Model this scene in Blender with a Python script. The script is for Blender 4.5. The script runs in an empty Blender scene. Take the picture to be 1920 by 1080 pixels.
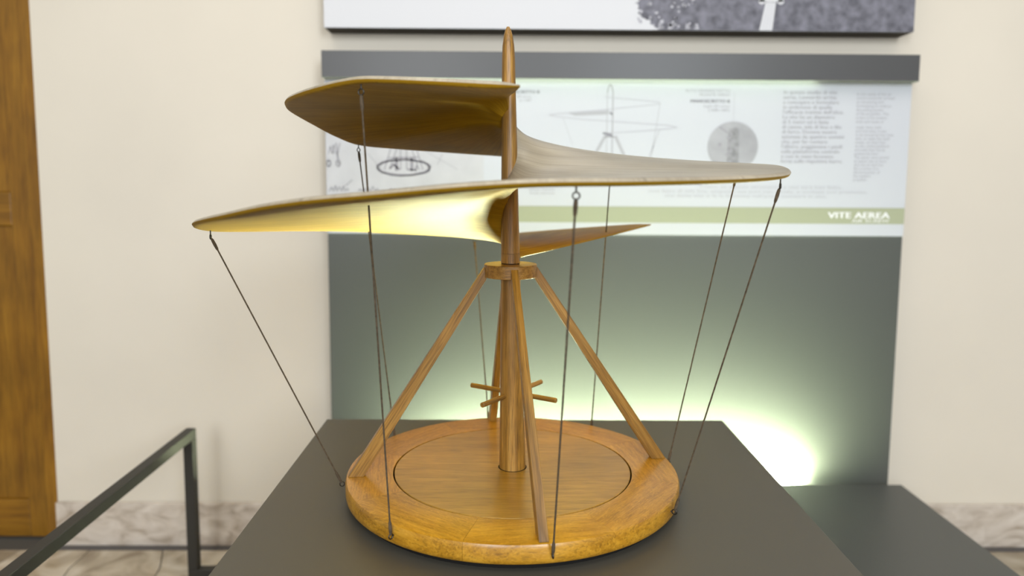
import bpy, bmesh, math, random
from mathutils import Vector, Matrix, noise

random.seed(7)
sc = bpy.context.scene
COL = sc.collection

# ------------------------------------------------------------------ camera
F_PX, H_CAM = 1410.0, 1.55
pitch = math.atan2(145.0, F_PX)
yaw = math.atan2(12.0, F_PX)
roll = math.radians(0.35)
fw = Vector((math.sin(yaw) * math.cos(pitch), math.cos(yaw) * math.cos(pitch), -math.sin(pitch)))
rt = Vector((math.cos(yaw), -math.sin(yaw), 0.0))
up = rt.cross(fw)
r2 = rt * math.cos(roll) + up * math.sin(roll)
u2 = -rt * math.sin(roll) + up * math.cos(roll)
cd = bpy.data.cameras.new('camera')
cam = bpy.data.objects.new('camera', cd)
COL.objects.link(cam)
cam.matrix_world = Matrix(((r2.x, u2.x, -fw.x, 0), (r2.y, u2.y, -fw.y, 0), (r2.z, u2.z, -fw.z, H_CAM), (0, 0, 0, 1)))
cd.sensor_width = 36.0
cd.lens = F_PX * 36.0 / 1920.0
cd.shift_y = -52.0 / 1920.0
cd.clip_start = 0.05
cd.dof.use_dof = True
cd.dof.focus_distance = 1.55
cd.dof.aperture_fstop = 1.8
sc.camera = cam

# ------------------------------------------------------------------ world, lamps of the room, exposure
w = bpy.data.worlds.new('room_ambience')
sc.world = w
w.use_nodes = True
w.node_tree.nodes['Background'].inputs[0].default_value = (1.0, 0.93, 0.83, 1)
w.node_tree.nodes['Background'].inputs[1].default_value = 0.40

def area(name, loc, target, sx, sy, power, color):
    l = bpy.data.lights.new(name, 'AREA')
    l.shape = 'RECTANGLE'; l.size = sx; l.size_y = sy; l.energy = power; l.color = color
    o = bpy.data.objects.new(name, l); COL.objects.link(o)
    o.location = loc
    o.rotation_euler = (Vector(target) - Vector(loc)).to_track_quat('-Z', 'Y').to_euler()
    return o
area('window_daylight', (1.75, -3.4, 2.9), (0.4, 2.6, 1.5), 1.3, 2.2, 175, (0.86, 0.93, 1.0))
area('window_daylight', (-1.1, -3.4, 2.9), (0.0, 2.6, 1.5), 1.3, 2.2, 145, (0.92, 0.96, 1.0))
area('ceiling_lamp', (0.2, 0.4, 4.2), (0.2, 0.9, 0.0), 4.0, 2.6, 75, (1.0, 0.94, 0.85))

sc.view_settings.view_transform = 'Standard'
sc.view_settings.look = 'None'
sc.view_settings.gamma = 1.0
sc.view_settings.use_curve_mapping = False
sc.view_settings.exposure = 0.0

# ------------------------------------------------------------------ helpers
def tag(o, label=None, cat=None, group=None, kind=None):
    if label: o['label'] = label
    if cat: o['category'] = cat
    if group: o['group'] = group
    if kind: o['kind'] = kind
    return o

def thing(name, loc, label=None, cat=None, group=None, kind=None):
    o = bpy.data.objects.new(name, None)
    COL.objects.link(o); o.location = loc; o.empty_display_size = 0.05
    return tag(o, label, cat, group, kind)

def root_loc(p):
    v = Vector((0, 0, 0))
    while p is not None:
        v += Vector(p.location); p = p.parent
    return v

def mesh_obj(name, verts, faces, mat, parent=None, smooth=False, zaxis=None, centre=None, xaxis=None):
    """verts in world space; stored in the local frame of the object (z along zaxis when given)."""
    M3 = Matrix.Identity(3)
    if zaxis is not None:
        z = Vector(zaxis).normalized()
        x = Vector(xaxis) if xaxis is not None else (Vector((0, 0, 1)) if abs(z.z) < 0.9 else Vector((1, 0, 0)))
        x = (x - z * x.dot(z)).normalized(); y = z.cross(x)
        M3 = Matrix((x, y, z)).transposed()
    vs = [Vector(v) for v in verts]
    if centre is None:
        centre = Vector((0, 0, 0)) if parent is not None and zaxis is None else sum(vs, Vector()) / len(vs)
        if parent is not None and zaxis is None: centre = root_loc(parent)
    centre = Vector(centre)
    inv = M3.transposed()
    me = bpy.data.meshes.new(name)
    me.from_pydata([tuple(inv @ (v - centre)) for v in vs], [], faces)
    bm = bmesh.new(); bm.from_mesh(me)
    bmesh.ops.recalc_face_normals(bm, faces=bm.faces)
    bm.to_mesh(me); bm.free()
    if smooth:
        for p in me.polygons: p.use_smooth = True
        try: me.set_sharp_from_angle(angle=math.radians(40))
        except Exception: pass
    if mat: me.materials.append(mat)
    o = bpy.data.objects.new(name, me); COL.objects.link(o)
    if parent is not None:
        o.parent = parent
        # ancestors carry translation only, or a rotation that is undone here
        pm = parent_matrix(parent)
        o.matrix_basis = pm.inverted() @ (Matrix.Translation(centre) @ M3.to_4x4())
    else:
        o.matrix_basis = Matrix.Translation(centre) @ M3.to_4x4()
    return o

def parent_matrix(p):
    m = Matrix.Identity(4)
    while p is not None:
        m = p.matrix_basis @ m; p = p.parent
    return m

def box_data(x0, x1, y0, y1, z0, z1):
    v = [(x, y, z) for x in (x0, x1) for y in (y0, y1) for z in (z0, z1)]
    f = [(0, 1, 3, 2), (4, 6, 7, 5), (0, 4, 5, 1), (2, 3, 7, 6), (0, 2, 6, 4), (1, 5, 7, 3)]
    return v, f

def join(*datas):
    V, Fc = [], []
    for v, f in datas:
        n = len(V); V += list(v); Fc += [tuple(i + n for i in q) for q in f]
    return V, Fc

def bevel(o, wdt, seg=2):
    bm = bmesh.new(); bm.from_mesh(o.data)
    bmesh.ops.bevel(bm, geom=list(bm.edges), offset=wdt, segments=seg, affect='EDGES', profile=0.5, clamp_overlap=True)
    bm.to_mesh(o.data); bm.free()
    return o

def box(name, x0, x1, y0, y1, z0, z1, mat, parent=None, bev=0.0, zaxis=None):
    o = mesh_obj(name, *box_data(x0, x1, y0, y1, z0, z1), mat, parent, zaxis=zaxis)
    if bev: bevel(o, bev)
    return o

def tube_data(pts, rad, n=8, closed=False, cap=True):
    pts = [Vector(p) for p in pts]; N = len(pts)
    rads = rad if isinstance(rad, (list, tuple)) else [rad] * N
    V, Fc = [], []
    ref = None
    for i, p in enumerate(pts):
        if closed: t = pts[(i + 1) % N] - pts[i - 1]
        else: t = pts[min(i + 1, N - 1)] - pts[max(i - 1, 0)]
        t.normalize()
        if ref is None: ref = Vector((0, 0, 1)) if abs(t.z) < 0.9 else Vector((1, 0, 0))
        x = (ref - t * ref.dot(t)).normalized(); y = t.cross(x); ref = x
        for k in range(n):
            a = 2 * math.pi * k / n
            V.append(p + (x * math.cos(a) + y * math.sin(a)) * rads[i])
    M = N if closed else N - 1
    for i in range(M):
        j = (i + 1) % N
        for k in range(n):
            Fc.append((i * n + k, i * n + (k + 1) % n, j * n + (k + 1) % n, j * n + k))
    if cap and not closed:
        Fc.append(tuple(range(n))); Fc.append(tuple((N - 1) * n + k for k in range(n)))
    return V, Fc

def ring_pts(c, rad, ux, uy, n=14):
    c = Vector(c)
    return [c + Vector(ux) * rad * math.cos(2 * math.pi * k / n) + Vector(uy) * rad * math.sin(2 * math.pi * k / n) for k in range(n)]

def lathe_data(prof, cx, cy, n=64, axis=None):
    """prof: list of (r, z); axis(z) -> (x, y) centre."""
    V, Fc = [], []
    for r, z in prof:
        ax, ay = axis(z) if axis else (cx, cy)
        for k in range(n):
            a = 2 * math.pi * k / n
            V.append((ax + r * math.cos(a), ay + r * math.sin(a), z))
    for i in range(len(prof) - 1):
        for k in range(n):
            Fc.append((i * n + k, i * n + (k + 1) % n, (i + 1) * n + (k + 1) % n, (i + 1) * n + k))
    Fc.append(tuple(range(n))[::-1]); Fc.append(tuple((len(prof) - 1) * n + k for k in range(n)))
    return V, Fc

# ------------------------------------------------------------------ materials
def new_mat(name):
    m = bpy.data.materials.new(name); m.use_nodes = True
    nt = m.node_tree
    return m, nt, nt.nodes['Principled BSDF']

def plain(name, col, rough=0.6, spec=0.5, metal=0.0, bump=0.0, bscale=60, var=0.0, vscale=4.0, coat=0.0):
    m, nt, b = new_mat(name)
    b.inputs['Base Color'].default_value = (*col, 1)
    b.inputs['Roughness'].default_value = rough
    b.inputs['Specular IOR Level'].default_value = spec
    b.inputs['Metallic'].default_value = metal
    b.inputs['Coat Weight'].default_value = coat
    tc = nt.nodes.new('ShaderNodeTexCoord')
    if var:
        n = nt.nodes.new('ShaderNodeTexNoise'); n.inputs['Scale'].default_value = vscale; n.inputs['Detail'].default_value = 5
        nt.links.new(tc.outputs['Object'], n.inputs['Vector'])
        r = nt.nodes.new('ShaderNodeValToRGB')
        r.color_ramp.elements[0].position = 0.3; r.color_ramp.elements[1].position = 0.7
        r.color_ramp.elements[0].color = tuple(c * (1 - var) for c in col) + (1,)
        r.color_ramp.elements[1].color = tuple(min(1, c * (1 + var)) for c in col) + (1,)
        nt.links.new(n.outputs['Fac'], r.inputs['Fac']); nt.links.new(r.outputs['Color'], b.inputs['Base Color'])
    if bump:
        n2 = nt.nodes.new('ShaderNodeTexNoise'); n2.inputs['Scale'].default_value = bscale; n2.inputs['Detail'].default_value = 4
        nt.links.new(tc.outputs['Object'], n2.inputs['Vector'])
        bp = nt.nodes.new('ShaderNodeBump'); bp.inputs['Strength'].default_value = bump; bp.inputs['Distance'].default_value = 0.002
        nt.links.new(n2.outputs['Fac'], bp.inputs['Height']); nt.links.new(bp.outputs['Normal'], b.inputs['Normal'])
    return m

def wood(name, dark, mid, light, scale=(90, 90, 5), rough=0.42, coat=0.15, coord='Object', fleck=0.0, pore=0.5, seam=0.0):
    """grain runs along local z (Object) or along v (UV)."""
    m, nt, b = new_mat(name)
    L = nt.links.new
    tc = nt.nodes.new('ShaderNodeTexCoord')
    oi = nt.nodes.new('ShaderNodeObjectInfo')
    add = nt.nodes.new('ShaderNodeVectorMath'); add.operation = 'ADD'
    mul = nt.nodes.new('ShaderNodeVectorMath'); mul.operation = 'SCALE'; mul.inputs['Scale'].default_value = 7.0
    cmb = nt.nodes.new('ShaderNodeCombineXYZ')
    for k in range(3): L(oi.outputs['Random'], cmb.inputs[k])
    L(cmb.outputs[0], mul.inputs[0])
    L(tc.outputs[coord], add.inputs[0]); L(mul.outputs[0], add.inputs[1])
    mp = nt.nodes.new('ShaderNodeMapping'); mp.inputs['Scale'].default_value = scale
    L(add.outputs[0], mp.inputs['Vector'])
    n1 = nt.nodes.new('ShaderNodeTexNoise'); n1.inputs['Scale'].default_value = 1.0; n1.inputs['Detail'].default_value = 6; n1.inputs['Roughness'].default_value = 0.62
    n1.inputs['Distortion'].default_value = 0.4
    L(mp.outputs[0], n1.inputs['Vector'])
    r = nt.nodes.new('ShaderNodeValToRGB'); e = r.color_ramp.elements
    e[0].position = 0.28; e[0].color = (*dark, 1); e[1].position = 0.75; e[1].color = (*light, 1)
    k = e.new(0.5); k.color = (*mid, 1)
    L(n1.outputs['Fac'], r.inputs['Fac'])
    # fine pores
    mp2 = nt.nodes.new('ShaderNodeMapping'); mp2.inputs['Scale'].default_value = tuple(s * (7 if s == max(scale) else 4) for s in scale)
    L(add.outputs[0], mp2.inputs['Vector'])
    n2 = nt.nodes.new('ShaderNodeTexNoise'); n2.inputs['Scale'].default_value = 1.0; n2.inputs['Detail'].default_value = 2
    L(mp2.outputs[0], n2.inputs['Vector'])
    r2_ = nt.nodes.new('ShaderNodeValToRGB'); e2 = r2_.color_ramp.elements
    e2[0].position = 0.36; e2[0].color = (1 - pore, 1 - pore, 1 - pore, 1); e2[1].position = 0.5; e2[1].color = (1, 1, 1, 1)
    L(n2.outputs['Fac'], r2_.inputs['Fac'])
    mx = nt.nodes.new('ShaderNodeMix'); mx.data_type = 'RGBA'; mx.blend_type = 'MULTIPLY'; mx.inputs['Factor'].default_value = 0.8
    L(r.outputs['Color'], mx.inputs['A']); L(r2_.outputs['Color'], mx.inputs['B'])
    last = mx.outputs['Result']
    # broad tone change
    n3 = nt.nodes.new('ShaderNodeTexNoise'); n3.inputs['Scale'].default_value = 5.0; n3.inputs['Detail'].default_value = 3
    L(add.outputs[0], n3.inputs['Vector'])
    r3 = nt.nodes.new('ShaderNodeValToRGB'); e3 = r3.color_ramp.elements
    e3[0].position = 0.3; e3[0].color = (0.80, 0.78, 0.74, 1); e3[1].position = 0.7; e3[1].color = (1.12, 1.1, 1.06, 1)
    L(n3.outputs['Fac'], r3.inputs['Fac'])
    mx2 = nt.nodes.new('ShaderNodeMix'); mx2.data_type = 'RGBA'; mx2.blend_type = 'MULTIPLY'; mx2.inputs['Factor'].default_value = 1.0
    L(last, mx2.inputs['A']); L(r3.outputs['Color'], mx2.inputs['B']); last = mx2.outputs['Result']
    if fleck:
        # medullary rays of quarter-sawn oak: short light flecks across the grain
        mp4 = nt.nodes.new('ShaderNodeMapping'); mp4.inputs['Scale'].default_value = (260, 80, 160)
        mp4.inputs['Rotation'].default_value = (0, 0, 0.35)
        L(add.outputs[0], mp4.inputs['Vector'])
        v = nt.nodes.new('ShaderNodeTexNoise'); v.inputs['Scale'].default_value = 1.0; v.inputs['Detail'].default_value = 2; v.inputs['Distortion'].default_value = 1.2
        L(mp4.outputs[0], v.inputs['Vector'])
        r4 = nt.nodes.new('ShaderNodeValToRGB'); e4 = r4.color_ramp.elements
        e4[0].position = 0.52; e4[0].color = (0, 0, 0, 1); e4[1].position = 0.62; e4[1].color = (fleck, fleck, fleck, 1)
        L(v.outputs['Fac'], r4.inputs['Fac'])
        mx3 = nt.nodes.new('ShaderNodeMix'); mx3.data_type = 'RGBA'; mx3.blend_type = 'MIX'
        L(r4.outputs['Color'], mx3.inputs['Factor']); L(last, mx3.inputs['A']); mx3.inputs['B'].default_value = (*[min(1, c * 1.25) for c in light], 1)
        last = mx3.outputs['Result']
    if seam:
        # glue lines between the staves
        sx = nt.nodes.new('ShaderNodeSeparateXYZ'); L(tc.outputs[coord], sx.inputs[0])
        fr = nt.nodes.new('ShaderNodeMath'); fr.operation = 'MODULO'; fr.inputs[1].default_value = seam; L(sx.outputs[0], fr.inputs[0])
        cp = nt.nodes.new('ShaderNodeMath'); cp.operation = 'LESS_THAN'; cp.inputs[1].default_value = 0.006; L(fr.outputs[0], cp.inputs[0])
        ml = nt.nodes.new('ShaderNodeMath'); ml.operation = 'MULTIPLY'; ml.inputs[1].default_value = 0.45; L(cp.outputs[0], ml.inputs[0])
        mx5 = nt.nodes.new('ShaderNodeMix'); mx5.data_type = 'RGBA'; L(ml.outputs[0], mx5.inputs['Factor']); L(last, mx5.inputs['A']); mx5.inputs['B'].default_value = (*[c * 0.35 for c in dark], 1)
        last = mx5.outputs['Result']
    L(last, b.inputs['Base Color'])
    b.inputs['Roughness'].default_value = rough
    b.inputs['Coat Weight'].default_value = coat; b.inputs['Coat Roughness'].default_value = 0.25
    bp = nt.nodes.new('ShaderNodeBump'); bp.inputs['Strength'].default_value = 0.25; bp.inputs['Distance'].default_value = 0.0008
    L(n2.outputs['Fac'], bp.inputs['Height']); L(bp.outputs['Normal'], b.inputs['Normal'])
    return m

def marble(name, cols, scale=3.0, rough=0.35, vein=0.5):
    m, nt, b = new_mat(name); L = nt.links.new
    tc = nt.nodes.new('ShaderNodeTexCoord'); oi = nt.nodes.new('ShaderNodeObjectInfo')
    cmb = nt.nodes.new('ShaderNodeCombineXYZ')
    for k in range(3): L(oi.outputs['Random'], cmb.inputs[k])
    mul = nt.nodes.new('ShaderNodeVectorMath'); mul.operation = 'SCALE'; mul.inputs['Scale'].default_value = 9.0; L(cmb.outputs[0], mul.inputs[0])
    add = nt.nodes.new('ShaderNodeVectorMath'); L(tc.outputs['Object'], add.inputs[0]); L(mul.outputs[0], add.inputs[1])
    mp = nt.nodes.new('ShaderNodeMapping'); mp.inputs['Scale'].default_value = (1, 1, 2.2); L(add.outputs[0], mp.inputs['Vector'])
    n1 = nt.nodes.new('ShaderNodeTexNoise'); n1.inputs['Scale'].default_value = scale * 3; n1.inputs['Detail'].default_value = 8; n1.inputs['Distortion'].default_value = 1.4
    L(mp.outputs[0], n1.inputs['Vector'])
    r = nt.nodes.new('ShaderNodeValToRGB'); e = r.color_ramp.elements
    e[0].position = 0.3; e[0].color = (*cols[0], 1); e[1].position = 0.72; e[1].color = (*cols[2], 1)
    k = e.new(0.5); k.color = (*cols[1], 1)
    L(n1.outputs['Fac'], r.inputs['Fac'])
    hs = nt.nodes.new('ShaderNodeHueSaturation')
    mr = nt.nodes.new('ShaderNodeMapRange'); mr.inputs['To Min'].default_value = 0.8; mr.inputs['To Max'].default_value = 1.2
    L(oi.outputs['Random'], mr.inputs['Value']); L(mr.outputs[0], hs.inputs['Value']); L(r.outputs['Color'], hs.inputs['Color'])
    L(hs.outputs['Color'], b.inputs['Base Color'])
    b.inputs['Roughness'].default_value = rough
    return m

def emit(name, col, strength):
    m, nt, b = new_mat(name)
    b.inputs['Base Color'].default_value = (0.9, 0.9, 0.9, 1)
    b.inputs['Emission Color'].default_value = (*col, 1)
    b.inputs['Emission Strength'].default_value = strength
    return m

M = {}
M['plaster'] = plain('cream_plaster', (0.72, 0.665, 0.565), 0.75, 0.3, bump=0.15, bscale=25, var=0.03, vscale=1.6)
M['grey'] = plain('charcoal_lacquer', (0.085, 0.086, 0.088), 0.34, 0.3, var=0.03, vscale=2)
M['board'] = plain('grey_laminate', (0.068, 0.072, 0.070), 0.42, 0.5, var=0.02, vscale=2)
M['ped'] = plain('olive_grey_lacquer', (0.074, 0.069, 0.055), 0.45, 0.5, bump=0.03, bscale=300)
M['steel'] = plain('dark_painted_steel', (0.034, 0.032, 0.027), 0.6, 0.5)
M['print'] = plain('white_print', (0.52, 0.535, 0.59), 0.5, 0.4)
M['paper'] = plain('grey_facsimile', (0.50, 0.50, 0.535), 0.55, 0.3, var=0.05, vscale=14)
M['band'] = plain('sage_band', (0.34, 0.36, 0.25), 0.5, 0.4)
M['ink'] = plain('grey_ink', (0.17, 0.165, 0.19), 0.6, 0.2)
M['ink_soft'] = plain('pale_grey_ink', (0.32, 0.315, 0.35), 0.6, 0.2)
M['ink_pale'] = plain('faint_grey_ink', (0.40, 0.40, 0.44), 0.6, 0.2)
M['ink_dark'] = plain('sketch_ink', (0.30, 0.29, 0.33), 0.6, 0.2)
M['white_ink'] = plain('white_ink', (0.80, 0.80, 0.84), 0.6, 0.2)
M['canvas'] = plain('white_canvas', (0.66, 0.67, 0.695), 0.6, 0.3)
M['canvas_edge'] = plain('dark_canvas_edge', (0.055, 0.045, 0.030), 0.7, 0.2)
M['foliage_print'] = plain('grey_foliage_print', (0.155, 0.155, 0.185), 0.6, 0.3, var=0.45, vscale=26)
M['foliage_light'] = plain('pale_foliage_print', (0.42, 0.42, 0.46), 0.6, 0.3, var=0.4, vscale=60)
M['oak'] = wood('brown_oak', (0.13, 0.060, 0.008), (0.29, 0.145, 0.021), (0.44, 0.25, 0.056), (110, 110, 4), 0.42, 0.1, pore=0.5)
M['oak_ring'] = wood('amber_oak', (0.31, 0.14, 0.006), (0.45, 0.22, 0.012), (0.58, 0.31, 0.03), (110, 8, 60), 0.36, 0.35, fleck=0.28, pore=0.35)
M['oak_disc'] = wood('honey_oak', (0.27, 0.14, 0.012), (0.37, 0.20, 0.020), (0.46, 0.265, 0.038), (7, 75, 60), 0.36, 0.35, pore=0.3)
M['blade'] = wood('amber_sail_wood', (0.27, 0.145, 0.005), (0.34, 0.19, 0.008), (0.42, 0.25, 0.016), (70, 3, 1), 0.55, 0.0, coord='UV', pore=0.2, seam=0.47)
M['blade'].node_tree.nodes['Principled BSDF'].inputs['Specular IOR Level'].default_value = 0.15
M['blade_top'] = wood('sheen_sail_wood', (0.29, 0.25, 0.185), (0.35, 0.31, 0.235), (0.42, 0.375, 0.285), (70, 3, 1), 0.42, 0.3, coord='UV', pore=0.2, seam=0.47)  # paler, greyer copy for upper faces: ambient sheen painted into the colour
M['door'] = wood('orange_brown_door', (0.17, 0.070, 0.004), (0.25, 0.115, 0.007), (0.33, 0.16, 0.012), (30, 30, 2.2), 0.42, 0.15, pore=0.25)
M['rope'] = plain('brown_cord', (0.090, 0.066, 0.042), 0.85, 0.2, bump=0.6, bscale=500, var=0.35, vscale=120)
M['iron'] = plain('dark_iron_hook', (0.05, 0.045, 0.038), 0.4, 0.5, metal=0.8)
M['gap'] = plain('painted_gap_shade', (0.012, 0.011, 0.010), 0.9, 0.1)  # near-black colour that paints in the shade of gaps and recesses
M['skirting'] = marble('veined_skirting_marble', ((0.33, 0.27, 0.21), (0.52, 0.46, 0.395), (0.63, 0.575, 0.51)), 2.4, 0.4)
M['stone'] = marble('floor_marble', ((0.22, 0.17, 0.11), (0.42, 0.36, 0.27), (0.62, 0.57, 0.48)), 1.8, 0.3)
M['mortar'] = plain('dark_mortar', (0.10, 0.095, 0.085), 0.8, 0.2)
M['dark_strip'] = plain('dark_grey_strip', (0.10, 0.095, 0.095), 0.5, 0.3)
M['tube'] = emit('fluorescent_tube_glow', (0.88, 1.0, 0.64), 3400.0)
M['tube_top'] = emit('fluorescent_tube_glow_upper', (0.82, 1.0, 0.68), 5.0)
M['white_metal'] = plain('white_enamel', (0.7, 0.7, 0.68), 0.4, 0.4)

# ------------------------------------------------------------------ setting
WY = 3.10
wall = mesh_obj('wall_back', *join(box_data(-1.904, 4.2, WY, WY + 0.22, 0.0, 3.6), box_data(-2.86, -1.904, WY, WY + 0.22, 2.55, 3.6),
                                   box_data(-4.2, -2.86, WY, WY + 0.22, 0.0, 3.6)), M['plaster'])
tag(wall, kind='structure')
floor = mesh_obj('floor', *box_data(-5.2, 5.2, -5.0, WY + 0.22, -0.05, -0.004), M['mortar'])
tag(floor, kind='structure')
# irregular marble slabs of the floor
GX, GY = 20, 8
xs0, ys0, cw, ch = -3.0, 1.05, 0.315, 0.249
corner = {}
for i in range(GX + 1):
    for j in range(GY + 1):
        jx = random.uniform(-0.085, 0.085); jy = random.uniform(-0.07, 0.07) if 0 < j < GY else 0
        corner[i, j] = (xs0 + i * cw + jx, ys0 + j * ch + jy)
for i in range(GX):
    for j in range(GY):
        q = [corner[i, j], corner[i + 1, j], corner[i + 1, j + 1], corner[i, j + 1]]
        cx = sum(p[0] for p in q) / 4; cy = sum(p[1] for p in q) / 4
        pts = []
        for k in range(4):
            a, b_ = q[k], q[(k + 1) % 4]
            rs = random.Random(hash((round(min(a, b_)[0], 4), round(max(a, b_)[1], 4))) & 0xffff)
            pts.append(a)
            pts.append(((a[0] + b_[0]) / 2 + rs.uniform(-.02, .02), (a[1] + b_[1]) / 2 + (rs.uniform(-.02, .02) if 0 < j < GY - 1 else 0)))
        pts = [(cx + (x - cx) * 0.984, cy + (y - cy) * 0.984) for x, y in pts]
        n = len(pts)
        v = [(x, y, -0.004) for x, y in pts] + [(x, y, 0.0) for x, y in pts]
        f = [tuple(range(n, 2 * n))] + [(k, (k + 1) % n, n + (k + 1) % n, n + k) for k in range(n)]
        mesh_obj('floor_stone', v, f, M['stone'], floor, centre=(cx, cy, 0))
box('dark_edge_strip', -1.93, 4.2, WY - 0.055, WY - 0.022, -0.004, 0.0015, M['dark_strip'], floor)  # thin dark strip along the foot of the skirting
# skirting of marble slabs
bb = mesh_obj('baseboard_back', *box_data(-1.904, 4.2, WY - 0.012, WY, 0.0, 0.185), M['mortar'])
tag(bb, kind='structure')
x = -1.904
for wd in (0.98, 1.12, 1.05, 1.10, 0.95, 0.9):
    x1 = min(x + wd, 4.2)
    box('marble_slab', x + 0.001, x1 - 0.001, WY - 0.022, WY - 0.006, 0.001, 0.19, M['skirting'], bb, bev=0.003, zaxis=(0, 0, 1))
    x = x1

# door, set back in the wall
DY = 3.145
door = thing('door_1', (-2.38, DY, 0.0), kind='structure')
def dbox(n, x0, x1, y0, y1, z0, z1, bev=0.004, ax=(0, 0, 1)):
    return box(n, x0, x1, y0, y1, z0, z1, M['door'], door, bev=bev, zaxis=ax)
dbox('door_jamb', -1.955, -1.900, DY - 0.045, DY + 0.03, 0.0, 2.55)
dbox('door_jamb', -2.86, -2.81, DY - 0.045, DY + 0.03, 0.0, 2.55)
dbox('door_head', -2.81, -1.955, DY - 0.045, DY + 0.03, 2.49, 2.55, ax=(1, 0, 0))
dbox('door_stile', -2.055, -1.957, DY, DY + 0.04, 0.008, 2.485)
dbox('door_stile', -2.808, -2.70, DY, DY + 0.04, 0.008, 2.485)
dbox('bottom_rail', -2.70, -2.055, DY + 0.001, DY + 0.039, 0.008, 0.175, ax=(1, 0, 0))
dbox('middle_rail', -2.70, -2.055, DY + 0.001, DY + 0.039, 1.36, 1.50, ax=(1, 0, 0))
dbox('top_rail', -2.70, -2.055, DY + 0.001, DY + 0.039, 2.36, 2.485, ax=(1, 0, 0))
dbox('door_panel', -2.70, -2.055, DY + 0.012, DY + 0.03, 0.175, 1.36)
dbox('door_panel', -2.70, -2.055, DY + 0.012, DY + 0.03, 1.50, 2.36)

# ------------------------------------------------------------------ display panel with its print
PX0, PX1, PY = -0.705, 1.582, 2.98
panel = thing('display_panel', (0.438, PY, 0.0), 'tall grey wall panel carrying a white printed text board, behind the wooden model', 'display panel')
box('backing_board', PX0, PX1, PY, WY, 0.0, 2.05, M['board'], panel, bev=0.002)
PZ0, PZ1 = 1.348, 2.05
sheet = box('print_sheet', PX0, PX1, PY - 0.004, PY, PZ0, PZ1, M['print'], panel)
SY = PY - 0.00406
EPS = [0]
def flat(name, polys, mat, parent=sheet, y=None, t=0.0006):
    """flat print: thin prisms in the x-z plane."""
    EPS[0] += 1
    y = (SY if y is None else y) - 0.000002 * (EPS[0] % 20)
    V, Fc = [], []
    for pl in polys:
        n = len(pl); o = len(V)
        V += [(x_, y, z_) for x_, z_ in pl]
        Fc.append(tuple(o + k for k in range(n)))
    me = mesh_obj(name, V, Fc, mat, parent)
    return me
def stroke(pts, wdt):
    out = []
    for (x0, z0), (x1, z1) in zip(pts[:-1], pts[1:]):
        dx, dz = x1 - x0, z1 - z0; l = math.hypot(dx, dz) or 1e-6
        nx, nz = -dz / l * wdt / 2, dx / l * wdt / 2
        ex, ez = dx / l * wdt * 0.3, dz / l * wdt * 0.3
        out.append([(x0 + nx - ex, z0 + nz - ez), (x0 - nx - ex, z0 - nz - ez), (x1 - nx + ex, z1 - nz + ez), (x1 + nx + ex, z1 + nz + ez)])
    return out
def ellipse(cx, cz, rx, rz, n=40, a0=0, a1=360):
    return [(cx + rx * math.cos(math.radians(a0 + (a1 - a0) * k / n)), cz + rz * math.sin(math.radians(a0 + (a1 - a0) * k / n))) for k in range(n + 1)]

def text(name, body, x_, z_, size, mat, align='LEFT', sx=1.15, line=1.0, off=0.0, parent=sheet, width=None, y=None):
    cu = bpy.data.curves.new(name, 'FONT')
    cu.body = body; cu.size = size; cu.align_x = align; cu.space_line = line
    cu.resolution_u = 2; cu.fill_mode = 'FRONT'
    tmp = bpy.data.objects.new('tmp_text', cu); COL.objects.link(tmp)
    dg = bpy.context.evaluated_depsgraph_get(); dg.update()
    me = bpy.data.meshes.new_from_object(tmp.evaluated_get(dg))
    bpy.data.objects.remove(tmp)
    if width:
        xs = [v.co.x for v in me.vertices]; sx = width / (max(xs) - min(xs))
    EPS[0] += 1
    yy = (SY if y is None else y) - 0.00006 - 0.000002 * (EPS[0] % 20)
    org = root_loc(panel) if parent is sheet else root_loc(parent)
    for v in me.vertices:
        v.co = Vector((x_ + v.co.x * sx, yy, z_ + v.co.y)) - org
    if off:  # heavier letters: the same outlines set again a hair to each side
        vs = [v.co.copy() for v in me.vertices]; fs = [tuple(p.vertices) for p in me.polygons]
        V2, F2 = [], []
        for q, dx in enumerate((-off, 0.0, off)):
            F2 += [tuple(i_ + len(V2) for i_ in f_) for f_ in fs]
            V2 += [(v.x + dx, v.y - 0.000004 * q, v.z) for v in vs]
        me = bpy.data.meshes.new(name); me.from_pydata(V2, [], F2)
    me.materials.clear(); me.materials.append(mat)
    o = bpy.data.objects.new(name, me); COL.objects.link(o); o.parent = parent
    return o

flat('sage_band', [[(PX0, 1.396), (PX1, 1.396), (PX1, 1.460), (PX0, 1.460)]], M['band'])
text('title_text', 'VITE AEREA', 1.278, 1.419, 0.034, M['white_ink'], width=0.245, off=0.0013)
text('subtitle_text', 'AIR SCREW', 1.373, 1.4025, 0.017, M['white_ink'], width=0.150)
text('body_text', "In questo studio di vite\naerea, Leonardo arriva\na concepire e formulare\nin embrione di quella\nl'efficacia trattiva dell'elica.\nLa vite ha un diametro\ndi 5 metri ed \u00e8 fatta\ndi canne, tela di lino e filo\ndi ferro. Doveva essere\nazionata da quattro uomini\nche, per far ruotare\nl'albero, poggiavano i piedi\nsulla piattaforma centrale\ne con le mani facevano\nforza sulle rispettive barre.",
     1.080, 1.902, 0.0205, M['ink_soft'], line=0.93, width=0.245, off=0.0004)
text('translation_text', "In this study of the air\nscrew Leonardo arrived\nat conceiving and\nformulating in embryo\nthe pulling power\nof the propeller. The\nscrew is five metres\nwide and made of", 1.368, 1.898, 0.0165, M['ink_soft'], line=0.92, width=0.148)
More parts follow.
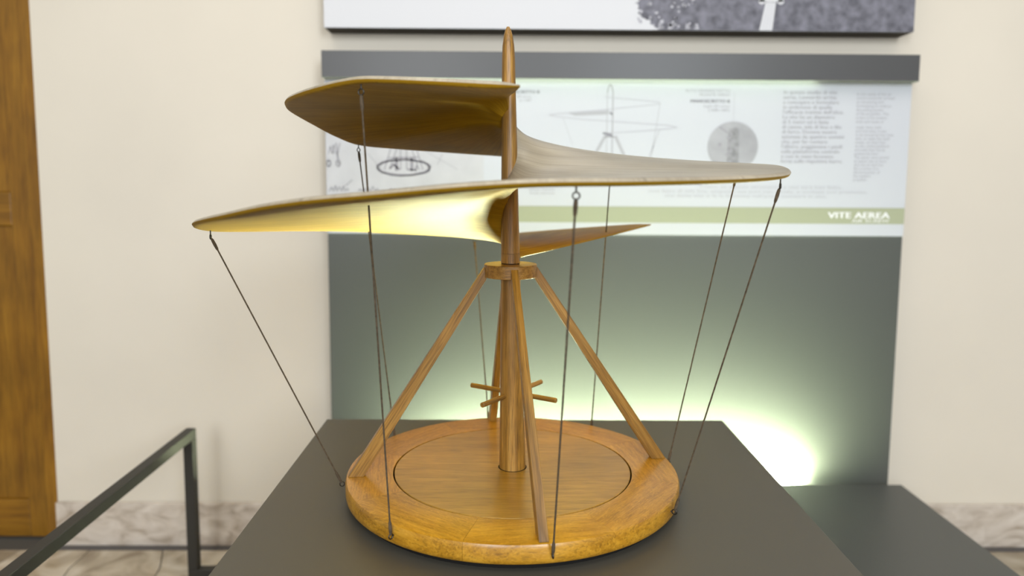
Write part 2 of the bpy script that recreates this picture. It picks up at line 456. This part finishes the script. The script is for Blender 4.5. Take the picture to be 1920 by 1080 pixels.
text('translation_text', "reeds, linen cloth\nand iron wire. It was\nto be turned by four men\nwho, to make the shaft\nrotate, set their feet\non the central platform\nand with their hands\npushed the bars.\nThe spiral, once turned\nat speed, was to bore\ninto the air and rise\nlike a screw. It is\nthe forerunner of\nthe modern\npropeller.", 1.370, 1.770, 0.0165, M['ink_soft'], line=0.885, width=0.150)
text('caption_text', "ALTO GRANDE FATTO\nFRONTE VERSO", 0.872, 1.907, 0.0155, M['ink_soft'], 'RIGHT', 1.1, line=1.0)
text('caption_title', "MANOSCRITTO B", 0.872, 1.866, 0.0175, M['ink'], 'RIGHT', line=1.0, width=0.153, off=0.0007)
text('caption_text', "foglio 83 verso\n(1488-1489)", 0.872, 1.848, 0.0155, M['ink_soft'], 'RIGHT', 1.1, line=1.0)
text('caption_title', "MANOSCRITTO B", 0.129, 1.897, 0.0165, M['ink'], 'RIGHT', line=1.0, width=0.15, off=0.0006)
text('caption_text', "foglio 83 verso\nca 1487", 0.098, 1.880, 0.0145, M['ink_soft'], 'RIGHT', 1.1, line=1.0)
text('caption_text', "Alcune ricerche\nfondo marrone", 0.192, 1.521, 0.0145, M['ink_soft'], 'RIGHT', 1.1)
text('quotation_text', "Trovo, se questo strumento a vite sar\u00e0 ben fatto,", 1.045, 1.5345, 0.0165, M['ink_pale'], 'CENTER', width=0.567)
text('quotation_text', "cio\u00e8 fatto di tela lina, stopata i sua pori con amido, e svoltata con prestezza,", 0.995, 1.5165, 0.0165, M['ink_pale'], 'CENTER', width=0.87)
text('quotation_text', "che detta vite si fa la femmina nell'aria e monter\u00e0 in alto.", 0.949, 1.4985, 0.0165, M['ink_pale'], 'CENTER', width=0.645)
flat('caption_rule', [[(0.888, 1.794), (0.8895, 1.794), (0.8895, 1.905), (0.888, 1.905)]], M['ink_pale'])
# round detail picture
dp = flat('round_picture', [ellipse(0.889, 1.697, 0.100, 0.097)[:-1]], plain('pale_grey_picture', (0.37, 0.37, 0.405), 0.6, 0.2, var=0.16, vscale=9))
rr = random.Random(3)
bl = [[(0.866, 1.605), (0.915, 1.605), (0.912, 1.76), (0.905, 1.772), (0.872, 1.765)]]
flat('picture_detail', bl, plain('grey_blot', (0.27, 0.27, 0.29), 0.6, 0.2, var=0.25, vscale=45), y=SY - 0.00006)
flat('picture_detail', [ellipse(0.89 + rr.uniform(-.02, .02), 1.64 + k * 0.013, rr.uniform(.004, .012), rr.uniform(.004, .009), 8)[:-1] for k in range(9)]
     + stroke([(0.835, 1.772), (0.872, 1.748)], 0.006) + [ellipse(0.838, 1.705, 0.008, 0.008, 8)[:-1]], M['ink_soft'], y=SY - 0.00012)
# line drawing of an air screw on the board
S = []
ax_ = 0.404
for dx in (-0.011, 0.011): S += stroke([(ax_ + dx, 1.905), (ax_ + dx, 1.60)], 0.004 if dx > 0 else 0.002)
S += stroke([(ax_ - 0.011, 1.905), (ax_ - 0.006, 1.925), (ax_, 1.934), (ax_ + 0.006, 1.925), (ax_ + 0.011, 1.905)], 0.0045)
flat('drawing_line', S, M['ink_soft'])
S = []
S += stroke([(0.383, 1.885), (0.47, 1.878), (0.56, 1.870), (0.596, 1.866), (0.600, 1.861), (0.57, 1.856), (0.47, 1.846), (0.404, 1.838), (0.30, 1.828), (0.20, 1.820), (0.168, 1.814), (0.20, 1.808), (0.30, 1.798), (0.404, 1.792), (0.52, 1.784), (0.63, 1.778), (0.668, 1.770), (0.63, 1.763), (0.52, 1.754), (0.404, 1.746)], 0.0024)
S += stroke([(0.599, 1.861), (0.585, 1.76), (0.565, 1.62)], 0.0025) + stroke([(0.60, 1.762), (0.55, 1.62)], 0.003) + stroke([(0.22, 1.806), (0.26, 1.70)], 0.0015)
flat('drawing_line', S, M['ink_pale'])
for S in (stroke([(0.38, 1.746), (0.41, 1.740)], 0.007), stroke([(0.385, 1.734), (0.425, 1.732)], 0.004), stroke([(0.405, 1.826), (0.413, 1.818)], 0.006)):
    flat('drawing_line', S, M['ink'])
S = stroke([(0.385, 1.730), (0.325, 1.62)], 0.012) + stroke([(0.428, 1.732), (0.482, 1.62)], 0.012)
S += [[(0.24, 1.822), (0.40, 1.834), (0.40, 1.818), (0.27, 1.812)]]
flat('drawing_shade', S, M['ink_pale'])
# facsimile sheet on the left of the board with a loose pen sketch of a platform
fac = flat('facsimile_page', [[(PX0 + 0.004, 1.465), (-0.088, 1.465), (-0.088, 1.935), (PX0 + 0.004, 1.935)]], M['paper'])
S = []
for k in range(2):
    S += stroke([(x_ + rr.uniform(-.002, .002), z_ + rr.uniform(-.002, .002)) for x_, z_ in ellipse(-0.402, 1.607, 0.105 - k * 0.004, 0.032 - k * 0.003, 30)], 0.006)
for dx0, dx1 in ((-0.012, -0.012), (0.012, 0.012), (-0.075, -0.045), (0.075, 0.045), (-0.055, -0.02), (0.06, 0.025)):
    S += stroke([(-0.402 + dx0, 1.60), (-0.402 + dx1, 1.70)], 0.004)
for bx, bz, l in ((-0.43, 1.612, 0.032), (-0.37, 1.612, 0.03)):
    S += stroke([(bx, bz - 0.014), (bx, bz + l)], 0.012)
S += stroke([(-0.46, 1.645), (-0.345, 1.648)], 0.004) + stroke([(-0.455, 1.605), (-0.44, 1.618), (-0.42, 1.60)], 0.008) + stroke([(-0.385, 1.60), (-0.355, 1.598), (-0.35, 1.615)], 0.008)
flat('pen_sketch', S, M['ink_dark'], y=SY - 0.00006)
S = stroke([(-0.54, 1.66), (-0.49, 1.60)], 0.002) + stroke([(-0.27, 1.62), (-0.25, 1.66)], 0.002) + stroke([(-0.40, 1.72), (-0.19, 1.60)], 0.0015)
flat('pen_sketch', S, M['ink_soft'], y=SY - 0.00006)
def scrawl(x0, z0, n, h, seed):
    q = random.Random(seed); pts = []; x_ = x0
    for k in range(n):
        x_ += q.uniform(0.004, 0.011)
        pts.append((x_, z0 + (h if k % 2 else 0) * q.uniform(0.4, 1.0)))
    return stroke(pts, 0.0045)
for S in (scrawl(-0.70, 1.515, 11, 0.022, 1), stroke([(-0.63, 1.535), (-0.605, 1.558)], 0.004), scrawl(-0.59, 1.513, 11, 0.020, 2), scrawl(-0.47, 1.512, 16, 0.012, 5),
          scrawl(-0.70, 1.660, 5, 0.035, 3) + stroke([(-0.665, 1.70), (-0.66, 1.65), (-0.655, 1.62)], 0.006) + stroke([(-0.65, 1.70), (-0.66, 1.66)], 0.005),
          stroke(ellipse(-0.695, 1.622, 0.007, 0.012, 10), 0.005), stroke(ellipse(-0.658, 1.622, 0.008, 0.012, 10), 0.004)):
    flat('handwriting', S, M['ink_soft'], y=SY - 0.00006)

# ------------------------------------------------------------------ lamp valance over the board
VY = 2.927
val = thing('lamp_valance', (0.438, VY, 1.945), 'long dark grey metal lamp cover above the white text board', 'light fitting')
box('front_cover', PX0, PX1, VY, VY + 0.005, 1.946, 2.047, M['grey'], val, bev=0.0015)
box('top_cover', PX0, PX1, VY + 0.005, PY - 0.0065, 2.042, 2.047, M['grey'], val)
box('end_cap', PX0, PX0 + 0.004, VY + 0.005, PY - 0.0065, 1.946, 2.042, M['grey'], val)
box('end_cap', PX1 - 0.004, PX1, VY + 0.005, PY - 0.0065, 1.946, 2.042, M['grey'], val)
tb = mesh_obj('fluorescent_tube', *tube_data([(-0.36, 2.953, 1.978), (1.20, 2.953, 1.978)], 0.008, 12), M['tube_top'], val, True)
for xx in (-0.375, 1.20): box('tube_holder', xx, xx + 0.015, 2.940, 2.966, 1.962, 2.042, M['white_metal'], val)

# ------------------------------------------------------------------ canvas print above
pic = thing('canvas_print', (0.438, 2.99, 2.142), 'large grey and white canvas photograph with a white column among dark foliage', 'picture')
box('stretcher_frame', PX0 - 0.001, 1.581, 2.992, WY, 2.142, 3.0, M['canvas_edge'], pic, bev=0.002)
cv = box('canvas', PX0 - 0.002, 1.582, 2.987, 2.992, 2.1425, 3.001, M['canvas'], pic, bev=0.002)
rr = random.Random(11)
YY = 2.9865
edge = [(0.585, 2.143), (0.57, 2.160), (0.548, 2.178), (0.535, 2.19), (0.505, 2.205), (0.512, 2.222), (0.498, 2.24), (0.507, 2.26), (0.49, 2.29), (0.53, 2.33), (0.56, 2.40), (0.66, 2.45), (0.80, 2.50), (1.0, 2.6), (1.3, 2.66), (1.58, 2.7)]
fine = []
for (xa, za), (xb, zb) in zip(edge[:-1], edge[1:]):
    for k in range(4):
        t_ = k / 4; fine.append((xa + (xb - xa) * t_ + rr.uniform(-.008, .008), max(2.1436, za + (zb - za) * t_ + rr.uniform(-.004, .004))))
fol = flat('dark_foliage', [[(1.5815, 2.1436)] + [(1.5815, 2.7)] + fine[::-1]], M['foliage_print'], cv, YY)
S = []
for k in range(70):
    cx = rr.uniform(0.50, 0.72); cz = rr.uniform(2.15, 2.36)
    r_ = rr.uniform(0.003, 0.010)
    S.append([(cx + r_ * rr.uniform(.5, 1.2) * math.cos(a_), cz + r_ * rr.uniform(.5, 1.2) * math.sin(a_)) for a_ in [i_ * 1.047 for i_ in range(6)]])
for cx in (0.594, 0.632, 0.70, 0.735):
    S.append([(cx - 0.008, 2.146), (cx + 0.010, 2.147), (cx + 0.006, 2.166), (cx - 0.006, 2.170)])
flat('pale_leaves', S, M['foliage_light'], cv, YY - 0.0006)
S = [[(0.979, 2.1436), (1.029, 2.1436), (1.040, 2.250), (1.000, 2.250)], ellipse(0.985, 2.2525, 0.013, 0.010, 14)[:-1], ellipse(1.058, 2.2525, 0.013, 0.010, 14)[:-1],
     [(0.975, 2.252), (1.068, 2.252), (1.072, 2.275), (0.972, 2.275)], [(0.99, 2.275), (1.06, 2.275), (1.09, 2.7), (0.99, 2.7)]]
flat('white_column', S, M['canvas'], cv, YY - 0.001)
S = []
for k in range(1, 4): S += stroke([(0.979 + k * 0.0125, 2.145), (1.0 + k * 0.010, 2.248)], 0.0018)
flat('column_flute', S, M['ink_pale'], cv, YY - 0.0013)

# ------------------------------------------------------------------ plinth, lamp behind it, pedestal
plinth = thing('plinth', (0.438, 2.0, 0.0), 'low wide grey-green platform under the pedestal in front of the panel', 'platform')
PLZ = 0.362
box('top_board', PX0, 1.583, 0.75, 2.88, PLZ - 0.02, PLZ, M['board'], plinth, bev=0.002)
box('side_board', 1.561, 1.581, 0.752, 2.878, 0.0, PLZ - 0.02, M['board'], plinth)
box('side_board', PX0 + 0.002, PX0 + 0.022, 0.752, 2.878, 0.0, PLZ - 0.02, M['board'], plinth)
box('front_board', PX0 + 0.022, 1.561, 0.752, 0.772, 0.0, PLZ - 0.02, M['board'], plinth)
box('back_board', PX0 + 0.022, 1.561, 2.858, 2.878, 0.0, PLZ - 0.02, M['board'], plinth)
lamp = thing('uplight_lamp', (0.438, 2.93, 0.0), 'greenish fluorescent uplight in the gap between platform and grey panel', 'lamp')
box('lamp_batten', -0.36, 1.24, 2.907, 2.957, 0.0, 0.29, M['white_metal'], lamp)
mesh_obj('fluorescent_tube', *tube_data([(-0.325, 2.932, 0.320), (1.205, 2.932, 0.320)], 0.008, 12), M['tube'], lamp, True)
for xx in (-0.34, 1.205): box('tube_holder', xx, xx + 0.015, 2.914, 2.950, 0.29, 0.332, M['white_metal'], lamp)

QX0, QX1, QY0, QY1, QZ = -0.5275, 0.648, 1.0, 2.175, 0.85
ped = thing('pedestal', (0.06, 1.587, PLZ), 'dark olive-grey square pedestal carrying the wooden air screw model', 'pedestal')
box('top_board', QX0, QX1, QY0, QY1, QZ - 0.02, QZ, M['ped'], ped, bev=0.0015)
box('side_board', QX0 + 0.001, QX0 + 0.021, QY0 + 0.001, QY1 - 0.001, PLZ, QZ - 0.02, M['ped'], ped)
box('side_board', QX1 - 0.021, QX1 - 0.001, QY0 + 0.001, QY1 - 0.001, PLZ, QZ - 0.02, M['ped'], ped)
box('front_board', QX0 + 0.021, QX1 - 0.021, QY0 + 0.001, QY0 + 0.021, PLZ, QZ - 0.02, M['ped'], ped)
box('back_board', QX0 + 0.021, QX1 - 0.021, QY1 - 0.021, QY1 - 0.001, PLZ, QZ - 0.02, M['ped'], ped)

# ------------------------------------------------------------------ low barrier rail on the left
rail = thing('barrier_rail', (-1.20, 2.2, 0.0), 'dark grey square-tube barrier rail standing on the floor left of the pedestal', 'barrier')
box('top_rail', -1.235, -1.197, 0.6, 2.845, 0.560, 0.598, M['steel'], rail, bev=0.003)
box('post', -1.235, -1.197, 2.807, 2.845, 0.038, 0.560, M['steel'], rail, bev=0.003)
box('post', -1.235, -1.197, 0.6, 0.638, 0.038, 0.560, M['steel'], rail, bev=0.003)
box('base_rail', -1.235, PX0 - 0.001, 2.807, 2.845, 0.0, 0.038, M['steel'], rail, bev=0.003)
box('base_rail', -1.235, PX0 - 0.001, 0.6 + 0.16, 0.638 + 0.16, 0.0, 0.038, M['steel'], rail, bev=0.003)
box('base_rail', -1.235, -1.197, 0.6, 0.758, 0.0, 0.038, M['steel'], rail, bev=0.003)

# ------------------------------------------------------------------ the air screw model
AX, AY = 0.018, 1.66
def axis(z): return (AX - 0.0155 * (z - 0.905), AY)
RB, ZB, ZT = 0.373, 0.866, 0.905
scr = thing('air_screw_model', (AX, AY, QZ), 'wooden air screw model with a spiral sail, cords and a round oak base', 'model')

# base
mesh_obj('base_foot', *lathe_data([(0.30, QZ), (0.352, QZ), (0.352, ZB), (0.30, ZB)], AX, AY, 64), M['gap'], scr, True)  # recessed riser, coloured black to stand in for the contact shadow
NSEG = 8
for k in range(NSEG):
    a0 = math.radians(-171.5 + 22 + 45 * k); a1 = a0 + math.radians(45) - 0.0012
    prof = [(0.2695, ZB), (RB - 0.004, ZB), (RB - 0.001, ZB + 0.003), (RB, ZB + 0.010), (RB - 0.0002, ZT - 0.008), (RB - 0.003, ZT - 0.002), (RB - 0.008, ZT), (0.2695, ZT)]
    n = 14; V = []; Fc = []
    for i in range(n + 1):
        a = a0 + (a1 - a0) * i / n
        V += [(AX + r * math.cos(a), AY + r * math.sin(a), z) for r, z in prof]
    m_ = len(prof)
    for i in range(n):
        for j in range(m_):
            Fc.append((i * m_ + j, i * m_ + (j + 1) % m_, (i + 1) * m_ + (j + 1) % m_, (i + 1) * m_ + j))
    Fc.append(tuple(range(m_))); Fc.append(tuple(n * m_ + j for j in range(m_)))
    am = (a0 + a1) / 2
    mesh_obj('ring_segment', V, Fc, M['oak_ring'], scr, True, zaxis=(0, 0, 1), xaxis=(math.cos(am), math.sin(am), 0), centre=(AX, AY, ZT))
mesh_obj('base_plate', *lathe_data([(0.1, ZB), (0.2685, ZB), (0.2685, ZT - 0.008), (0.2, ZT - 0.008), (0.1, ZT - 0.008)], AX, AY, 64), M['gap'], scr)
mesh_obj('turntable_disc', *lathe_data([(0.060, ZT - 0.007), (0.2655, ZT - 0.007), (0.2662, ZT - 0.001), (0.265, ZT + 0.0004), (0.0625, ZT + 0.0004)], AX, AY, 96), M['oak_disc'], scr, True)
mesh_obj('pole_socket', *lathe_data([(0.02, ZT - 0.007), (0.0620, ZT - 0.007), (0.0620, ZT + 0.0003), (0.02, ZT + 0.0003)], AX, AY, 48), M['oak_disc'], scr, True, zaxis=(0, 0, 1), xaxis=(0.3, 1, 0))
mesh_obj('socket_gap', *lathe_data([(0.02, ZT - 0.002), (0.0325, ZT - 0.002), (0.0325, ZT + 0.0006), (0.02, ZT + 0.0006)], AX, AY, 48), M['gap'], scr, True)

# pole: lower shaft, upper shaft
def pole_r(z):
    T = [(0.905, 0.0300), (0.924, 0.0296), (1.074, 0.0263), (1.30, 0.0222), (1.389, 0.0207), (1.68, 0.0165), (1.82, 0.0140), (1.845, 0.0126), (1.865, 0.0098), (1.877, 0.0064), (1.884, 0.0028)]
    for (z0, r0), (z1, r1) in zip(T[:-1], T[1:]):
        if z <= z1: return r0 + (r1 - r0) * (z - z0) / (z1 - z0)
    return T[-1][1]
def pole_part(name, z0, z1, extra=()):
    zs = sorted(set([z0, z1] + [z0 + (z1 - z0) * i / 24 for i in range(25)] + list(extra)))
    return mesh_obj(name, *lathe_data([(pole_r(z), z) for z in zs], 0, 0, 40, axis), M['oak'], scr, True, zaxis=(0, 0, 1))
pole_part('lower_shaft', ZT + 0.0005, 1.343)
pole_part('lower_shaft', 1.3735, 1.3945)
pole_part('mast', 1.3950, 1.884, (1.82, 1.845, 1.855, 1.865, 1.872, 1.877, 1.881))
# collar
CZ0, CZ1, CR = 1.3425, 1.3715, 0.0585
cax, cay = axis(1.357)
mesh_obj('collar', *lathe_data([(0.02, CZ0), (CR - 0.001, CZ0), (CR, CZ0 + 0.001), (CR, CZ1 - 0.001), (CR - 0.001, CZ1), (0.02, CZ1)], cax, cay, 64), M['oak'], scr, True, zaxis=(1, 0, 0))
mesh_obj('collar_gap', *lathe_data([(0.018, CZ1 - 0.001), (0.0200, CZ1 - 0.001), (0.0200, 1.3740), (0.018, 1.3740)], *axis(1.372), 40), M['gap'], scr, True)

# four splayed legs
for az in (-171.0, -81.5, 10.5, 98.5):
    a = math.radians(az); er = Vector((math.cos(a), math.sin(a), 0)); et = Vector((-math.sin(a), math.cos(a), 0)); ez = Vector((0, 0, 1))
    c0 = Vector((AX, AY, 0)); c1 = Vector((cax, cay, 0))
    def P(c, r, t, z): return c + er * r + et * t + ez * z
    rb0, rb1 = 0.333, 0.367
    wb, wt = 0.0095, 0.0075
    V = [P(c0, rb0, -wb, ZT), P(c0, rb1, -wb, ZT), P(c0, rb1, wb, ZT), P(c0, rb0, wb, ZT),
         P(c1, CR - 0.004, -wt, 1.3385), P(c1, CR + 0.0005, -wt, 1.3650), P(c1, CR + 0.0005, wt, 1.3650), P(c1, CR - 0.004, wt, 1.3385)]
    Fc = [(0, 1, 2, 3), (4, 5, 6, 7), (0, 1, 5, 4), (1, 2, 6, 5), (2, 3, 7, 6), (3, 0, 4, 7)]
    ax0 = (V[5] + V[4]) / 2 - (V[0] + V[1]) / 2
    lg = mesh_obj('leg', V, Fc, M['oak'], scr, zaxis=ax0, xaxis=et)
    bevel(lg, 0.0008, 1)
    pn = P(c1, CR + 0.0025, 0, 1.3575)
    mesh_obj('peg', *tube_data([pn - er * 0.006 - ez * 0.002, pn + er * 0.0016], 0.0022, 8), M['oak'], lg)

# two crossed turning bars through the pole
for (p, q) in (((-0.079, 1.736), (0.113, 1.611)), ((-0.049, 1.574), (0.087, 1.768))):
    A_ = Vector((*p, 1.075)); B_ = Vector((*q, 1.075)); d = (B_ - A_).normalized()
    pts = [A_, A_ + d * 0.001, B_ - d * 0.001, B_]
    mesh_obj('turning_bar', *tube_data(pts, [0.0046, 0.0056, 0.0056, 0.0046], 16), M['oak'], scr, True, zaxis=d)

# spiral sail --------------------------------------------------------
def cubic(tab, x):
    n = len(tab)
    if x <= tab[0][0]: return tab[0][1]
    if x >= tab[-1][0]: return tab[-1][1]
    for i in range(n - 1):
        if x <= tab[i + 1][0]: break
    def slope(k):
        if k == 0: return (tab[1][1] - tab[0][1]) / (tab[1][0] - tab[0][0])
        if k == n - 1: return (tab[-1][1] - tab[-2][1]) / (tab[-1][0] - tab[-2][0])
        return (tab[k + 1][1] - tab[k - 1][1]) / (tab[k + 1][0] - tab[k - 1][0])
    x0, y0 = tab[i]; x1, y1 = tab[i + 1]; h = x1 - x0; t = (x - x0) / h
    return (2 * t ** 3 - 3 * t ** 2 + 1) * y0 + (t ** 3 - 2 * t ** 2 + t) * h * slope(i) + (-2 * t ** 3 + 3 * t ** 2) * y1 + (t ** 3 - t ** 2) * h * slope(i + 1)
RIM_R = [(0, .452), (40, .464), (60, .467), (80, .468), (100, .476), (125, .492), (187, .521), (270, .564), (295, .580), (315, .584), (357, .606), (410, .636), (429, .646), (450, .657), (520, .698), (590, .728)]
RIM_Z = [(0, 1.7024), (8, 1.7052), (19, 1.7106), (28.4, 1.7160), (35, 1.7190), (41, 1.7170), (49, 1.7125), (60, 1.7085), (76, 1.7060), (95, 1.7000), (108, 1.6870), (120, 1.6656), (129, 1.6500), (144, 1.6441), (162, 1.6385), (180, 1.6303), (207, 1.6171), (242, 1.6028), (264, 1.5922), (281, 1.5843), (293, 1.5745), (302, 1.5668), (322, 1.5583), (344, 1.5527), (359, 1.5502), (370, 1.5428), (381, 1.5314), (390, 1.5230), (400, 1.5100), (411, 1.4925), (428, 1.4720), (450, 1.4465), (465, 1.4349), (483, 1.4245), (498, 1.4152), (509, 1.4053), (521, 1.3960), (531, 1.3890), (542, 1.3870), (550, 1.3950), (562, 1.4093), (572, 1.4213), (578, 1.4287)]
HUB_Z = [(0, 1.746), (92, 1.718), (180, 1.680), (225, 1.648), (272, 1.598), (360, 1.545), (450, 1.487), (540, 1.415), (578, 1.386)]
AZ0, A_END = -88.0, 578.0
def sail_mid(a, s):
    hz, rz = cubic(HUB_Z, a), cubic(RIM_Z, a)
    g = s ** (0.72 if a < 490 else 0.72 + 0.5 * (a - 490) / 88)
    z = hz + (rz - hz) * g
    R_ = cubic(RIM_R, a)
    r = 0.008 + (R_ - 0.008) * s
    th = math.radians(AZ0 - a)
    cx, cy = axis(z)
    return cx + r * math.cos(th), cy + r * math.sin(th), z
def sail_half(a, s):
    """(upper, lower) half thickness: a rounded rim and a swelling where the sail meets the mast"""
    body = 0.0125 + 0.003 * (1 - s)
    if s > 0.978: body *= math.sqrt(max(0.0, 1 - ((s - 0.978) / 0.022) ** 2)) * 0.92 + 0.08
    flare = 0.026 * math.exp(-((s / 0.085) ** 2)) + 0.008 * math.exp(-s / 0.12)
    up_w = 0.15 + 0.35 * min(1.0, max(0.0, (a - 60) / 60))
    fade = min(1.0, max(0.0, (A_END - a) / 60)) ** 0.7
    e = min(a, A_END - a)
    k = 0.35 + 0.65 * math.sqrt(e / 5) if e < 5 else 1.0
    return (body / 2 + flare * up_w * fade) * k, (body / 2 + flare * (1 - up_w) * fade) * k
NA = 230
SS = [0, .02, .04, .055, .07, .085, .10, .12, .14, .17, .21, .26, .32, .39, .47, .56, .65, .74, .83, .90, .95, .975, .985, .991, .996, 1.0]
V, Fc, UV = [], [], []
nl = 2 * len(SS) - 1
for i in range(NA + 1):
    a = A_END * i / NA
    for k, s in enumerate(SS):
        x_, y_, z_ = sail_mid(a, s); V.append((x_, y_, z_ + sail_half(a, s)[0])); UV.append((math.radians(a) * 0.55, s * 0.6))
    for s in SS[-2::-1]:
        x_, y_, z_ = sail_mid(a, s); V.append((x_, y_, z_ - sail_half(a, s)[1])); UV.append((math.radians(a) * 0.55 + 3, s * 0.6))
for i in range(NA):
    for k in range(nl):
        k2 = (k + 1) % nl
        Fc.append((i * nl + k, i * nl + k2, (i + 1) * nl + k2, (i + 1) * nl + k))
for base in (0, NA * nl):
    for k in range(len(SS) - 1):
        k2 = nl - 1 - k
        q = (base + k, base + k + 1, base + (k2 - 1), base + k2)
        Fc.append(q if len(set(q)) == 4 else (base + k, base + k + 1, base + k2))
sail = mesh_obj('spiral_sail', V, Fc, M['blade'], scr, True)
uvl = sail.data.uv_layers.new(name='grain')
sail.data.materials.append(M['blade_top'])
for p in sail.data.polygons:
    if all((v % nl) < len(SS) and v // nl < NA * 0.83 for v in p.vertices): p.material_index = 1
for lp in sail.data.loops: uvl.data[lp.index].uv = UV[lp.vertex_index]

# cords with their screw eyes --------------------------------------
def sail_under(a, inset):
    R_ = cubic(RIM_R, a); s = 1 - inset / R_
    x_, y_, z_ = sail_mid(a, s)
    return Vector((x_, y_, z_ - sail_half(a, s)[1]))
CORDS = [  # (arc on the sail, hook bearing on the base, inset from the rim)
    (444.0, -171.8, 0.022), (35.5, -127.5, 0.012), (353.0, -79.5, 0.014), (302.5, -30.5, 0.012),
    (260.5, 11.5, 0.015), (215.0, 55.5, 0.015), (533.0, 99.5, 0.012), (129.0, 142.5, 0.012)]
for a, haz, ins in CORDS:
    top = sail_under(a, ins)
    h = math.radians(haz); er = Vector((math.cos(h), math.sin(h), 0)); et = Vector((-math.sin(h), math.cos(h), 0)); ez = Vector((0, 0, 1))
    hook = Vector((AX, AY, 0.886)) + er * (RB + 0.0075)
    T = top - ez * 0.013
    d = (hook - T).normalized()
    c0, c1 = T + d * 0.006, hook - d * 0.006
    cord = mesh_obj('cord', *tube_data([c0 + (c1 - c0) * (i / 12) for i in range(13)], 0.0017, 8), M['rope'], scr, True, zaxis=d)
    # upper eye: shank into the sail + ring ; binding of the cord end
    side = d.cross(ez).normalized() if abs(d.z) < 0.999 else et
    eye = join(tube_data([top + ez * 0.003, top - ez * 0.008], 0.0014, 8), tube_data(ring_pts(T, 0.0052, side, ez), 0.0013, 6, closed=True))
    mesh_obj('screw_eye', *eye, M['iron'], cord, True)
    mesh_obj('cord_binding', *tube_data([c0 - d * 0.002, c0 + d * 0.002, c0 + d * 0.012, c0 + d * 0.022, c0 + d * 0.026], [0.0018, 0.0032, 0.0036, 0.0030, 0.0018], 8), M['rope'], cord, True)
    eye = join(tube_data([hook - er * 0.016, hook - er * 0.004], 0.0014, 8), tube_data(ring_pts(hook, 0.0050, er, ez), 0.0013, 6, closed=True))
    mesh_obj('screw_eye', *eye, M['iron'], cord, True)
    mesh_obj('cord_binding', *tube_data([c1 + d * 0.003, c1 - d * 0.002, c1 - d * 0.012, c1 - d * 0.022, c1 - d * 0.026], [0.0018, 0.0030, 0.0034, 0.0030, 0.0018], 8), M['rope'], cord, True)
